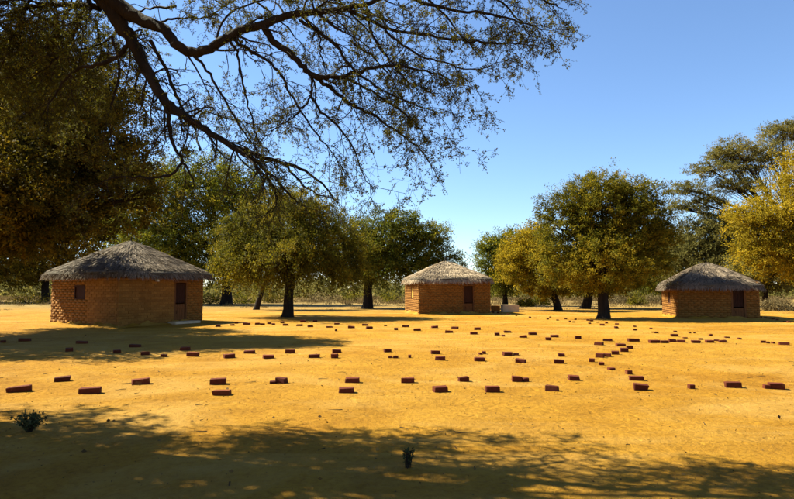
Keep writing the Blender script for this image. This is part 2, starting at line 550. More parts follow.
    L = rng.uniform(0.25, 0.6, n)
    t1 = t0 + L / slen
    p0 = np.stack([sx * t0, sy * t0, rz_(t0) + 0.055 * np.clip(t0 * 3, 0.3, 1) + rng.uniform(0.0, 0.05, n)], axis=1)
    th1 = th + rng.normal(0, 0.03, n)
    sx1, sy1 = superell(th1, A, B, power)
    over_t = np.clip(t1 - 1.0, 0, None)
    p1 = np.stack([sx1 * np.minimum(t1, 1 + over_t * 0.45), sy1 * np.minimum(t1, 1 + over_t * 0.45),
                   rz_(np.minimum(t1, 1.0)) - over_t * slen * 0.75 + 0.075 * np.clip(t1 * 3, 0.3, 1) * (over_t <= 0) + 0.02 + rng.uniform(0, 0.06, n)], axis=1)
    tint = np.clip(rng.beta(2.2, 2.2, n) + 0.22 * np.sin(th * 9 + t0 * 14) * rng.uniform(0, 1, n), 0, 1)
    rad_ = np.stack([sx, sy], axis=1); rad_ /= np.linalg.norm(rad_, axis=1, keepdims=True)
    dom = np.abs(np.stack([sx / A, sy / B], axis=1)); flat_n = np.where(dom[:, :1] > dom[:, 1:], np.stack([np.sign(sx), 0 * sx], axis=1), np.stack([0 * sx, np.sign(sy)], axis=1))
    slope = H / np.where(dom[:, 0] > dom[:, 1], A, B)
    nrm = np.concatenate([flat_n * slope[:, None], np.ones((n, 1))], axis=1)
    nrm /= np.linalg.norm(nrm, axis=1, keepdims=True)
    c1 = leaf_quads(p0, p1 - p0, np.linalg.norm(p1 - p0, axis=1), rng.uniform(0.016, 0.045, n), tint, nrm)
    # fringe at the eave
    n = nstraw // 3
    th = rng.uniform(0, 2 * math.pi, n)
    sx, sy = superell(th, A, B, power)
    f = rng.uniform(0.93, 1.01, n)
    p0 = np.stack([sx * f, sy * f, rz_(np.minimum(f, 1.0)) + rng.uniform(-thick, 0.09, n)], axis=1)
    outw = np.stack([sx, sy], axis=1); outw /= np.linalg.norm(outw, axis=1, keepdims=True)
    ax = np.stack([outw[:, 0] + rng.normal(0, 0.25, n), outw[:, 1] + rng.normal(0, 0.25, n), -1.0 - rng.uniform(0.0, 0.8, n)], axis=1)
    clump = 0.6 + 0.4 * np.sin(th * 31) * np.sin(th * 17 + 1)
    c2 = leaf_quads(p0, ax, rng.uniform(0.1, 0.34, n) * clump * fringe, rng.uniform(0.012, 0.032, n), np.clip(rng.beta(1.6, 2.6, n), 0, 1))
    obj('straw', leaf_mesh('straw', [c1, c2]), straw, roof, kind='stuff')
    # rafters under the overhang
    tb = Tubes()
    for k in range(20):
        aa = 2 * math.pi * (k + 0.5) / 20
        x, y = superell(np.array([aa]), A * 0.97, B * 0.97, power)
        tb.add([(x[0] * 0.05, y[0] * 0.05, rz_(0.05) - thick - 0.05), (x[0] * 0.5, y[0] * 0.5, rz_(0.5) - thick - 0.05), (x[0], y[0], rz_(1.0) - thick - 0.04)], [0.03] * 3, 5)
    obj('rafters', tb.mesh('rafters'), M['bark'], roof)
    return hut, hx, hy, rz_

def box_part(name, parent, material, x0, x1, y0, y1, z0, z1, bev=0.006):
    bm = bmesh.new()
    bmesh.ops.create_cube(bm, size=1.0)
    for v in bm.verts:
        v.co = Vector(((x0 + x1) / 2 + v.co.x * (x1 - x0), (y0 + y1) / 2 + v.co.y * (y1 - y0), (z0 + z1) / 2 + v.co.z * (z1 - z0)))
    if bev:
        bmesh.ops.bevel(bm, geom=bm.edges[:], offset=bev, segments=1, affect='EDGES', clamp_overlap=True)
    me = bpy.data.meshes.new(name)
    bm.to_mesh(me); bm.free()
    return obj(name, me, material, parent)

def plank_door(hut, name, x0, x1, yf, z0, z1, material, planks=4, handle=True, split=True):
    """a ledged plank leaf lying in the plane y = yf (front wall); planks are its own pieces"""
    d = box_part(name, hut, material, x0 + 0.02, x1 - 0.02, yf + 0.028, yf + 0.05, z0 + 0.02, z1 - 0.02)
    w = (x1 - x0 - 0.02) / planks
    for k in range(planks):
        box_part('plank', d, material, x0 + 0.01 + k * w + 0.004, x0 + 0.01 + (k + 1) * w - 0.004, yf, yf + 0.026, z0 + 0.01 + random.uniform(0, .01), z1 - 0.01 - random.uniform(0, .01), 0.004)
    for zz in (z0 + (z1 - z0) * 0.18, z0 + (z1 - z0) * 0.8):
        box_part('ledge', d, material, x0 + 0.03, x1 - 0.03, yf - 0.022, yf - 0.002, zz - 0.035, zz + 0.035, 0.004)
    if handle:
        tb = Tubes(); hxp = x0 + 0.09; zc = (z0 + z1) / 2 + 0.05
        tb.add([(hxp, yf, zc - .07), (hxp, yf - .04, zc - .05), (hxp, yf - .04, zc + .05), (hxp, yf, zc + .07)], [0.008] * 4, 6)
        obj('handle', tb.mesh('handle'), M['dark_timber'], d)
    return d

def frame_parts(hut, x0, x1, yf, z0, z1, material, w=0.07, y1=None):
    y1 = yf + 0.14 if y1 is None else y1
    box_part('door_post', hut, material, x0 - w, x0 - 0.002, yf, y1, z0, z1)
    box_part('door_post', hut, material, x1 + 0.002, x1 + w, yf, y1, z0, z1)
    box_part('lintel', hut, material, x0 - w - 0.06, x1 + w + 0.06, yf - 0.004, y1, z1 + 0.002, z1 + 0.09)

def wall_lamp(hut, x, yf, z):
    """small enamel lamp under the eave"""
    p = box_part('lamp_bracket', hut, M['white_enamel'], x - 0.035, x + 0.035, yf - 0.03, yf + 0.01, z - 0.05, z + 0.05)
    bm = bmesh.new()
    bmesh.ops.create_cone(bm, cap_ends=True, segments=12, radius1=0.085, radius2=0.05, depth=0.11, matrix=Matrix.Translation((x, yf - 0.11, z - 0.02)))
    me = bpy.data.meshes.new('lamp_shade'); bm.to_mesh(me); bm.free()
    obj('lamp_shade', me, M['white_enamel'], hut)

def finial(hut, peak, h=0.3):
    tb = Tubes()
    tb.add([(0, 0, peak - 0.25), (0.01, 0, peak + h * 0.4), (0.03, 0.01, peak + h)], [0.045, 0.03, 0.012], 6)
    obj('finial', tb.mesh('finial'), M['bark'], hut)

# --- the large hut nearest the camera, seen on its corner
c1 = ground(118, 327)
th1 = math.radians(61)
SU1, SV1 = 4.45, 4.8
d0, d1 = 2.78, 3.50
h1, hx, hy, rzf = make_hut('thatched_hut', 'large mud-brick hut with shaggy grey thatch, seen corner-on in tree shade', c1, th1, SU1, SV1, 2.12, 3.86, 2.22, 0.40, 12.0,
                           M['straw_grey'], 5, [(d0, d1, 0.0, 1.98)], [(1.75, 2.5, 1.15, 1.75)], brick_parts=300, nstraw=15000, sag=0.97, thick=0.10)
frame_parts(h1, d0 - hx + 0.07, d1 - hx - 0.07, -hy - 0.012, 0.05, 1.88, M['timber'])
plank_door(h1, 'door', d0 - hx + 0.07, d1 - hx - 0.07, -hy + 0.05, 0.06, 0.92, M['timber'])
plank_door(h1, 'shutter', d0 - hx + 0.07, d1 - hx - 0.07, -hy + 0.07, 0.94, 1.87, M['dark_timber'], handle=False)
box_part('doorstep', h1, M['concrete'], d0 - hx - 0.35, d1 - hx + 0.35, -hy - 0.55, -hy - 0.02, -0.05, 0.13, 0.02)
# side window with a frame and bars (left wall, runs from the back to the front corner)
def side_window(hut, a0, a1, z0, z1, xw, ytop, fm, pm, bars=0):
    y0, y1 = ytop - a1, ytop - a0
    w = 0.05
    fr = box_part('window', hut, fm, xw - 0.01, xw + 0.12, y0, y1, z0 - 0.0, z0 + w)
    box_part('frame_rail', fr, fm, xw - 0.01, xw + 0.12, y0, y1, z1 - w, z1)
    box_part('frame_stile', fr, fm, xw - 0.008, xw + 0.118, y0, y0 + w, z0 + w + .002, z1 - w - .002)
    box_part('frame_stile', fr, fm, xw - 0.008, xw + 0.118, y1 - w, y1, z0 + w + .002, z1 - w - .002)
    if bars:
        for k in range(bars):
            yy = y0 + (y1 - y0) * (k + 1) / (bars + 1)
            box_part('bar', fr, fm, xw + 0.03, xw + 0.05, yy - 0.01, yy + 0.01, z0 + w, z1 - w, 0.002)
    if pm:
        box_part('window_panel', fr, pm, xw + 0.03, xw + 0.06, y0 + w + .003, y1 - w - .003, z0 + w + .003, z1 - w - .003)
side_window(h1, 1.75, 2.5, 1.15, 1.75, -hx, hy, M['dark_timber'], M['dark_timber'])
wall_lamp(h1, 1.75 - hx, -hy - 0.01, 2.0)
finial(h1, 3.86, 0.18)

# --- the middle hut
c2 = ground(418.5, 314.3)
th2 = math.radians(10)
SU2, SV2 = 4.6, 4.5
h2, hx, hy, rzf = make_hut('thatched_hut', 'small brick hut with pale straw roof standing between the two big shade trees', c2, th2, SU2, SV2, 2.12, 3.42, 2.14, 0.22, 12.0,
                           M['straw_pale'], 5, [(2.83, 3.53, 0.0, 1.86)], [(2.25, 2.95, 0.95, 1.7)], nstraw=13000, thick=0.08, fringe=0.4, sag=0.99)
d0, d1 = 2.83, 3.53
frame_parts(h2, d0 - hx + 0.07, d1 - hx - 0.07, -hy - 0.012, 0.05, 1.76, M['timber'])
plank_door(h2, 'door', d0 - hx + 0.07, d1 - hx - 0.07, -hy + 0.04, 0.06, 0.7, M['timber'])
plank_door(h2, 'shutter', d0 - hx + 0.07, d1 - hx - 0.07, -hy + 0.08, 0.72, 1.75, M['dark_timber'], handle=False)
side_window(h2, 2.25, 2.95, 0.95, 1.7, -hx, hy, M['timber'], M['yellow_paint'])
wall_lamp(h2, 1.72 - hx, -hy - 0.01, 1.98)
finial(h2, 3.42, 0.22)

# --- the hut on the right
c3 = ground(678.5, 318.6)
th3 = math.radians(-13)
SU3, SV3 = 3.85, 3.75
h3, hx, hy, rzf = make_hut('thatched_hut', 'low brick hut with drooping dark grey thatch under the golden tree', c3, th3, SU3, SV3, 1.98, 3.02, 1.72, 0.34, 6.0,
                           M['straw_grey'], 3, [(2.55, 3.2, 0.0, 1.72)], [(1.5, 2.1, 0.75, 1.45)], nstraw=14000, sag=1.10, thick=0.10, fringe=0.5)
d0, d1 = 2.55, 3.2
frame_parts(h3, d0 - hx + 0.07, d1 - hx - 0.07, -hy - 0.012, 0.05, 1.62, M['timber'], 0.09)
plank_door(h3, 'door', d0 - hx + 0.07, d1 - hx - 0.07, -hy + 0.04, 0.06, 0.62, M['timber'])
plank_door(h3, 'shutter', d0 - hx + 0.07, d1 - hx - 0.07, -hy + 0.08, 0.64, 1.61, M['dark_timber'], handle=False)
side_window(h3, 1.5, 2.1, 0.75, 1.45, -hx, hy, M['timber'], M['dark_timber'])  # dark window panel added to stand in for a shadow strip on this wall
finial(h3, 3.02, 0.1)

# --- concrete trough and brick stub beside the middle hut
def trough(name, label, px0, px1, py, h, depth, material, cat):
    a, b = ground(px0, py), ground(px1, py)
    L = (b - a).length
    t = empty(name, ((a.x + b.x) / 2, (a.y + b.y) / 2 + depth / 2, float(gz(a.x, a.y)) - 0.02), math.radians(3), label=label, category=cat)
    w = 0.1
    box_part('long_side', t, material, -L / 2, L / 2, -depth / 2, -depth / 2 + w, 0, h, 0.015)
    box_part('long_side', t, material, -L / 2, L / 2, depth / 2 - w, depth / 2, 0, h, 0.015)
    box_part('end_side', t, material, -L / 2 + 0.004, -L / 2 + w, -depth / 2 + w + .002, depth / 2 - w - .002, 0, h - 0.004, 0.012)
    box_part('end_side', t, material, L / 2 - w, L / 2 - 0.004, -depth / 2 + w + .002, depth / 2 - w - .002, 0, h - 0.004, 0.012)
    box_part('floor', t, material, -L / 2 + w + .002, L / 2 - w - .002, -depth / 2 + w + .002, depth / 2 - w - .002, 0, 0.12, 0.01)
trough('water_trough', 'pale concrete trough on the sand beside the middle hut', 502.5, 519, 312.3, 0.50, 0.6, M['concrete'], 'trough')
trough('low_basin', 'low dull pink basin squeezed between middle hut and pale trough', 491.5, 500.0, 311.3, 0.40, 0.5, M['mortar'], 'basin')

# ------------------------------------------------------------------ trees
def grow_tree(name, label, base, lobes, trunk_r, fork_h, leafm, n_clump, per_clump, leaf=(0.10, 0.045), lean=(0, 0), clump_r=0.32, dry=0.0, droop=0.0, scale_px=None,
              group=None, n_sub=26, twig=0.45, shell=0.40, flat=1.0, deep=0.85):
    """lobes: (px, py, rx_px, ry_px, depth offset in m) of the crown's masses, at the tree's own distance"""
    base = Vector(base)
    Y = base.y
    t = empty(name, base, label=label, category='tree', group=group)
    Ls = []
    for px, py, rx, ry, dy in lobes:
        c = at(px, py, Y + dy) - base
        s = (Y + dy) / FPX
        Ls.append((np.array(c), np.array([rx * s, rx * s * deep, ry * s * 1.0])))
    # trunk
    tr, lb = Tubes(), Tubes()
    fork = np.array([lean[0], lean[1], fork_h])
    k = 9
    tv = np.linspace(0, 1, k)
    path = np.stack([fork[0] * tv ** 1.4 + 0.12 * trunk_r * np.sin(tv * 7), fork[1] * tv, -0.15 + (fork_h + 0.15) * tv], axis=1)
    rad = trunk_r * (1.0 - 0.25 * tv) + trunk_r * 0.45 * np.exp(-tv * 9)
    tr.add(path, rad, 12, 0.05)
    cz = np.mean([c for c, _ in Ls], axis=0)
    for c, r in Ls:
        start = path[-1 - rng.integers(0, 3)] * 1.0
        end = c + np.array([0, 0, -0.15 * r[2]])
        m1 = start + (end - start) * 0.4 + np.array([0, 0, 0.12 * np.linalg.norm(end - start)])
        q = np.linspace(0, 1, 8)[:, None]
        lp = (1 - q) ** 2 * start + 2 * q * (1 - q) * m1 + q ** 2 * end
        lp[1:-1] += rng.normal(0, 0.07, (6, 3)) * min(1.0, trunk_r * 2.5)
        r0 = trunk_r * (0.62 if len(Ls) < 5 else 0.46)
        lb.add(lp, np.linspace(r0, r0 * 0.28, 8), 7, 0.05)
        for _ in range(n_sub):
            s0 = lp[rng.integers(3, 8)]
            d = rng.normal(size=3); d /= np.linalg.norm(d); d[2] = abs(d[2]) * 0.8 - 0.15
            e = c + d * r * rng.uniform(0.6, 0.98)
            mm = (s0 + e) / 2 + rng.normal(0, 0.1, 3) + np.array([0, 0, 0.1])
            qq = np.linspace(0, 1, 5)[:, None]
            bp = (1 - qq) ** 2 * s0 + 2 * qq * (1 - qq) * mm + qq ** 2 * e
            lb.add(bp, np.linspace(r0 * 0.24, max(0.008, r0 * 0.05), 5), 4)
    obj('trunk', tr.mesh('trunk'), M['bark'], t)
    obj('branches', lb.mesh('branches'), M['bark'], t)
    # crown
    vol = np.array([np.prod(r) ** (2 / 3.) for _, r in Ls]); vol /= vol.sum()
    which = rng.choice(len(Ls), n_clump, p=vol)
    cen = np.array([Ls[i][0] for i in which]); rr = np.array([Ls[i][1] for i in which])
    d = rng.normal(size=(n_clump, 3)); d /= np.linalg.norm(d, axis=1, keepdims=True)
    ph = rng.uniform(0, 6.28, 4)
    lump = 1 + 0.13 * np.sin(5 * d[:, 0] + ph[0] + which) + 0.13 * np.sin(6 * d[:, 2] + ph[1] + which * 2) + 0.09 * np.sin(9 * d[:, 1] + ph[2])
    rad = rng.uniform(0.06, 1, n_clump) ** shell
    cl = cen + d * rr * (rad * lump)[:, None]
    out = d * np.array([1, 1, 0.7 * flat]) + np.array([0, 0, 0.25 - droop]) + rng.normal(0, 0.35, (n_clump, 3))
    out /= np.linalg.norm(out, axis=1, keepdims=True)
    ctint = np.clip(rng.normal(0.42, 0.20, n_clump) + rng.normal(0, 0.07, len(Ls))[which], 0, 1)
    if dry:
        zz = cl[:, 2]; lowf = np.clip((np.percentile(zz, 60) - zz) / (np.ptp(zz) * 0.6), 0, 1)
        ctint = np.clip(ctint + dry * lowf * rng.uniform(0.0, 1, n_clump), 0, 1)
    sz = rng.uniform(0.45, 1.5, n_clump)
    N = n_clump * per_clump
    ii = np.repeat(np.arange(n_clump), per_clump)
    s = rng.uniform(0, 1, N)
    wlen = twig * sz[ii]
    spread = clump_r * sz[ii] * (0.35 + 0.65 * np.sin(np.pi * np.clip(s * 0.8 + 0.15, 0, 1)))
    g = rng.normal(size=(N, 3)) * 0.40
    g[:, 2] *= 0.7 * flat
    pos = cl[ii] + out[ii] * (s * wlen)[:, None] + g * spread[:, None]
    pos[:, 2] -= droop * (s ** 2) * wlen * 1.2
    axis = out[ii] * 0.6 + rng.normal(size=(N, 3)) * 0.7 + np.array([0, 0, -droop])
    Lf = leaf[0] * rng.uniform(0.6, 1.35, N); Wf = leaf[1] * rng.uniform(0.6, 1.35, N)
    inner = np.where(rad < 0.72, 1.55, 1.0)[ii]
    Lf *= inner; Wf *= inner
    tint = np.clip(ctint[ii] + rng.normal(0, 0.13, N), 0, 1)
    keep = pos[:, 2] > 0.25
    ch = leaf_quads(pos[keep], axis[keep], Lf[keep], Wf[keep] * 1.15, tint[keep], tri=True)
    obj('crown', leaf_mesh('crown', [ch]), leafm, t)
    return t

G_near, G_far = 'shade trees round the clearing', 'trees behind the clearing'
# the big brown-leaved tree over the left-hand hut; its trunk stands outside the picture
grow_tree('shade_tree', 'huge brown-leaved tree hanging over the large hut from the left edge', (-16.0, 19.0, 0.0),
          [(45, 130, 78, 46, 0), (-60, 130, 90, 60, 0), (108, 160, 46, 34, 1), (28, 205, 65, 36, -0.5), (-55, 210, 85, 42, 0), (128, 196, 36, 28, 1.5), (62, 96, 60, 24, 1),
           (-150, 150, 70, 55, 0), (15, 240, 40, 16, 0.5), (-20, 170, 80, 50, 3), (-30, 180, 80, 50, -3), (72, 212, 44, 24, 2.0), (0, 160, 62, 42, 5.5), (62, 160, 40, 34, 5.0), (12, 60, 60, 30, 1), (96, 100, 46, 28, 1)],
          0.45, 2.6, M['leaf_brown'], 3500, 80, (0.10, 0.052), (0.6, 0), 0.40, dry=0.45, twig=0.6, n_sub=22)
# the dark tree left of the middle hut
grow_tree('shade_tree', 'broad dark olive tree whose low drooping crown shades the left of the clearing', ground(287, 317.5),
          [(288, 222, 50, 30, 0), (250, 235, 38, 32, 0), (326, 240, 40, 34, 0.5), (235, 260, 24, 20, 0), (343, 266, 26, 18, 0.5), (285, 252, 55, 24, -1.2), (300, 204, 34, 16, 0.5), (270, 262, 34, 18, 1.5)],
          0.30, 2.1, M['leaf_olive'], 2100, 62, (0.09, 0.042), (0.2, 0.1), 0.34, droop=0.55, dry=0.2, twig=0.65)
grow_tree('shade_tree', 'green bushy tree with small top knob, just behind and left of middle hut', ground(367, 308.5),
          [(385, 240, 33, 28, 0), (414, 248, 33, 24, 0.5), (440, 262, 22, 16, 0.5), (360, 262, 34, 24, 0), (402, 224, 20, 13, 0), (391, 211, 7, 5, 0), (390, 268, 40, 16, 0), (430, 236, 18, 12, 0), (352, 238, 26, 24, 0)],
          0.40, 2.4, M['leaf_green'], 1900, 46, (0.125, 0.058), (0.2, 0), 0.44, droop=0.2, dry=0.1, twig=0.7, deep=0.7)
# the big round tree right of centre
grow_tree('shade_tree', 'big round olive tree with thick dark trunk at the centre right', ground(603, 318.5),
          [(604, 216, 42, 34, 0), (566, 226, 31, 28, 0.3), (644, 224, 31, 28, -0.4), (603, 192, 34, 18, 0.4), (577, 202, 24, 15, 0), (640, 198, 24, 18, -0.2), (561, 260, 28, 22, 0), (606, 262, 46, 26, -1.0),
           (646, 256, 26, 22, -0.5), (625, 242, 42, 30, 0.2), (603, 284, 34, 9, 0.3), (668, 235, 9, 9, -0.4)],
          0.33, 1.7, M['leaf_olive'], 2500, 62, (0.085, 0.042), (0.1, 0), 0.31, dry=0.6, twig=0.48, n_sub=20, deep=0.72)
grow_tree('bushy_tree', 'yellow-green bushy tree tucked behind the left flank of the big round tree', ground(558, 310.5),
          [(531, 250, 26, 18, 0), (545, 270, 32, 18, 0), (514, 262, 18, 16, 0), (548, 286, 28, 10, 0), (535, 236, 14, 10, 0)],
          0.28, 2.0, M['leaf_gold'], 1000, 46, (0.12, 0.056), (-0.6, 0), 0.42, dry=0.2, twig=0.6, group=G_far)
grow_tree('bushy_tree', 'hazy green tree just right of the middle hut beyond the trough', ground(505, 305.8),
          [(497, 262, 17, 20, 0), (490, 247, 10, 11, 0), (513, 247, 17, 15, 0), (506, 280, 22, 12, 0)],
          0.24, 2.4, M['leaf_green'], 800, 42, (0.15, 0.068), (0, 0), 0.5, twig=0.7, group=G_far)
grow_tree('bushy_tree', 'shadowed tree with slanting trunk close behind the big round tree', ground(585, 308.5),
          [(592, 270, 36, 18, 0), (625, 278, 28, 14, 0), (575, 285, 18, 9, 0)],
          0.36, 2.2, M['leaf_olive'], 800, 40, (0.14, 0.06), (0.9, 0), 0.45, dry=0.3, twig=0.6, group=G_far)
# trees behind the large hut
grow_tree('bushy_tree', 'tall loose tree rising behind the large hut roof', ground(226, 304.5),
          [(190, 232, 42, 30, 0), (226, 242, 34, 32, 0), (160, 228, 36, 28, 2), (202, 196, 36, 20, 0), (172, 262, 38, 18, 0), (236, 206, 26, 20, -2), (140, 250, 25, 20, 2), (215, 275, 40, 12, 0), (160, 186, 40, 24, 1), (206, 172, 34, 18, 0), (244, 186, 26, 18, -1), (128, 190, 30, 30, 2), (275, 205, 24, 16, 0)],
          0.5, 3.6, M['leaf_green'], 2500, 46, (0.18, 0.08), (0, 0), 0.75, dry=0.35, twig=1.0, group=G_far)
grow_tree('bushy_tree', 'small tree on a leaning pale trunk between large hut and dark tree', ground(256, 309.5),
          [(250, 244, 24, 20, 0), (272, 236, 26, 20, 0), (285, 255, 22, 14, 0)],
          0.20, 3.0, M['leaf_olive'], 500, 42, (0.13, 0.055), (1.15, 0), 0.45, dry=0.2, droop=0.3, twig=0.6, group=G_far)
grow_tree('bushy_tree', 'dark leafy tree behind the left end of the large hut', ground(45, 302.5),
          [(20, 245, 45, 34, 0), (75, 240, 45, 34, 0), (118, 222, 34, 26, 3), (-40, 240, 50, 40, 0), (30, 272, 50, 14, 0)],
          0.45, 2.6, M['leaf_brown'], 1600, 46, (0.23, 0.11), (0, 0), 0.8, dry=0.4, twig=1.0, group=G_far)
# trees behind the hut on the right
grow_tree('bushy_tree', 'grey-green tree rising straight behind the low dark-roofed hut', ground(705, 306.5),
          [(706, 240, 32, 26, 0), (682, 254, 24, 22, 0), (722, 262, 28, 20, 0), (692, 272, 30, 16, 0), (715, 226, 22, 15, 0), (740, 250, 25, 20, 0)],
          0.34, 2.8, M['leaf_grey'], 1400, 44, (0.145, 0.062), (0, 0), 0.5, twig=0.8, group=G_far)
grow_tree('bushy_tree', 'light green young tree between the big round tree and the low hut', ground(663, 305),
          [(661, 264, 15, 17, 0), (673, 253, 15, 14, 0), (655, 281, 15, 11, 0)],
          0.2, 2.2, M['leaf_green'], 520, 42, (0.16, 0.07), (0, 0), 0.5, dry=0.0, twig=0.7, group=G_far)
grow_tree('bushy_tree', 'golden yellow leafy tree at the right edge behind the low hut', ground(803, 313),
          [(787, 212, 40, 26, 0), (757, 232, 25, 20, 0), (803, 176, 22, 32, 0), (772, 254, 32, 18, 0), (810, 255, 30, 30, 0), (744, 214, 16, 12, 0), (830, 210, 40, 40, 0), (815, 160, 20, 22, 0)],
          0.36, 2.6, M['leaf_gold'], 1900, 46, (0.12, 0.052), (0, 0), 0.43, dry=0.25, twig=0.7, droop=0.2, group=G_far)
grow_tree('bushy_tree', 'dark shrubby tree right behind the low hut doorway end', ground(766, 309),
          [(770, 277, 24, 15, 0), (746, 272, 18, 14, 0), (788, 270, 20, 16, 0), (760, 258, 22, 12, 0)],
          0.24, 1.6, M['leaf_grey'], 800, 40, (0.14, 0.06), (0, 0), 0.45, dry=0.2, twig=0.7, group=G_far)
grow_tree('umbrella_thorn_tree', 'tall flat-topped thorn tree with layered branches above the golden tree', ground(806, 306.5),
          [(735, 150, 25, 9, 0), (783, 133, 22, 9, 1), (713, 170, 23, 7, -1), (690, 190, 18, 6, 0), (704, 203, 24, 6, 1), (752, 164, 26, 8, 1), (734, 186, 26, 6, -1), (771, 152, 18, 7, 0),
           (805, 128, 20, 10, 0), (676, 207, 10, 4, 0), (722, 158, 14, 6, 1), (830, 140, 30, 14, 1)],
          0.42, 6.5, M['leaf_grey'], 1700, 42, (0.12, 0.05), (-1.2, 0), 0.40, twig=0.55, flat=0.6, n_sub=16, group=None)

# ------------------------------------------------------------------ the thorn tree over the camera's left
def near_tree():
    base = Vector((-7.6, 7.2, 0.0))
    t = empty('overhanging_acacia', base, label='near thorn tree whose bare dark limbs and fine leaves hang across the sky', category='tree')
    b = np.array(base)
    tr = Tubes()
    trunk = np.array([(0, 0, -0.2), (0.05, 0.02, 0.5), (0.2, -0.05, 1.3), (0.45, -0.1, 2.3), (0.8, -0.15, 3.5), (1.2, -0.2, 4.7), (1.75, -0.3, 5.8), (2.5, -0.4, 6.5)])
    tr.add(trunk, [0.46, 0.38, 0.33, 0.30, 0.27, 0.24, 0.21, 0.18], 14, 0.06)
    obj('trunk', tr.mesh('trunk'), M['bark'], t)
    def P(px, py, Y):
        return np.array(at(px, py, Y)) - b
    top = trunk[-1]
    twigs = Tubes(); lc = []                                       # twigs and leaf tufts
    tuft_p, tuft_d, tuft_s = [], [], []
    def smooth(pts, per=5):
        pts = np.asarray(pts); out = []
        ext = np.concatenate([[2 * pts[0] - pts[1]], pts, [2 * pts[-1] - pts[-2]]])
        for i in range(1, len(ext) - 2):
            p0, p1, p2, p3 = ext[i - 1:i + 3]
            for q in np.linspace(0, 1, per, endpoint=False):
                out.append(0.5 * (2 * p1 + (p2 - p0) * q + (2 * p0 - 5 * p1 + 4 * p2 - p3) * q * q + (3 * p1 - p0 - 3 * p2 + p3) * q ** 3))
        out.append(ext[-2])
        return np.array(out)
    def twig(start, d, length, r, level, leafy, hang, dens=1.0, size=1.0):
        n = 5 if level == 1 else 4 if level == 2 else 3
        d = d / (np.linalg.norm(d) + 1e-9)
        pts = [start]; cur = start.copy(); dd = d.copy()
        for _ in range(n):
            dd = dd + rng.normal(0, 0.20, 3) + np.array([0, 0, -0.10 * hang])
            dd /= np.linalg.norm(dd)
            cur = cur + dd * length / n
            pts.append(cur.copy())
        pts = np.array(pts)
        twigs.add(pts, np.linspace(r, max(0.0018, r * 0.35), n + 1), 3 if level > 1 else 5)
        if level < (3 if size < 2 else 2):
            k = rng.integers(3, 6) if level == 1 else rng.integers(2, 5)
            for _ in range(k):
                q = rng.uniform(0.2, 1.0); i = min(int(q * n), n - 1)
                s0 = pts[i] + (pts[i + 1] - pts[i]) * (q * n - i)
                tang = pts[i + 1] - pts[i]; tang /= np.linalg.norm(tang)
                nd = tang * 0.8 + rng.normal(0, 0.55, 3)
                twig(s0, nd, length * rng.uniform(0.35, 0.65), r * 0.5, level + 1, leafy, hang, dens, size)
        if level >= 2:
            m = rng.poisson(leafy * (6.0 if level == 3 else 4.2) * (length / 0.25) * dens * (1.0 if size < 2 else 3.0))
            for _ in range(m):
                q = rng.uniform(0.15, 1.0); i = min(int(q * n), n - 1)
                tuft_p.append(pts[i] + (pts[i + 1] - pts[i]) * (q * n - i))
                tuft_d.append(pts[i + 1] - pts[i]); tuft_s.append(size)
    def limb(pix, r0, r1, tw=1.0, leafy=1.0, part=True, tl=0.6, start=None, hang=1.0, from_q=0.15, radii=None):
        """pix: (px, py, distance) guide points"""
        pts = [P(*p) for p in pix]
        if start is not None:
            pts = [np.asarray(s) for s in start] + pts
        sp = smooth(pts)
        sp[1:-1] += rng.normal(0, 0.007, sp[1:-1].shape)
        rad = np.linspace(0, 1, len(sp)); q_ = rad; rad = (r0 * (1 - q_) ** 0.8 + r1 * (1 - (1 - q_) ** 0.8)) * 0.66
        if radii:
            rad = np.interp(q_ * (len(radii) - 1), np.arange(len(radii)), radii)
        if part:
            tb = Tubes(); tb.add(sp, rad, 9 if r0 > 0.05 else 6, 0.06)
            obj('limb', tb.mesh('limb'), M['bark'], t)
        else:
            twigs.add(sp, rad, 6, 0.04)
        seg = np.linalg.norm(np.diff(sp, axis=0), axis=1); tot = seg.sum(); cum = np.concatenate([[0], np.cumsum(seg)])
        k = rng.poisson(tot * 7.5 * tw)
        for _ in range(k):
            q = from_q + (1 - from_q) * rng.uniform(0, 1) ** 0.8
            s = q * tot; i = min(np.searchsorted(cum, s) - 1, len(sp) - 2); i = max(i, 0)
            s0 = sp[i] + (sp[i + 1] - sp[i]) * ((s - cum[i]) / max(seg[i], 1e-6))
            tang = (sp[i + 1] - sp[i]) / max(seg[i], 1e-6)
            nd = tang * 0.75 + rng.normal(0, 0.6, 3)
            twig(s0, nd, tl * rng.uniform(0.5, 1.25), max(0.004, min(0.014, rad[i] * 0.4)), 1, leafy, hang)
        return sp
    Y0 = 6.6
    # thick limb that comes down from the top and sweeps to the lower right
    limb([(98, -8, 6.6), (118, 20, 6.5), (133, 42, 6.5), (148, 72, 6.4), (166, 102, 6.3), (184, 116, 6.3), (206, 130, 6.2), (238, 150, 6.1), (262, 166, 6.1), (282, 186, 6.0), (298, 204, 6.0)],
         0.17, 0.012, 1.0, 0.5, start=[top], tl=0.5, from_q=0.4, radii=[.14, .115, .088, .072, .06, .052, .044, .036, .028, .02, .014, .007])
    limb([(167, 103, 6.3), (169, 122, 6.3), (174, 146, 6.3), (186, 166, 6.3), (196, 188, 6.3)], 0.045, 0.008, 1.0, 0.9, tl=0.5)
    limb([(182, 160, 6.3), (172, 174, 6.3), (150, 178, 6.3), (122, 177, 6.3), (104, 181, 6.3), (96, 190, 6.3)], 0.026, 0.006, 0.8, 0.7, tl=0.4)
    limb([(206, 131, 6.2), (236, 146, 6.2), (272, 160, 6.3), (300, 168, 6.4), (322, 184, 6.4), (338, 204, 6.5)], 0.045, 0.008, 1.0, 0.5, tl=0.5)
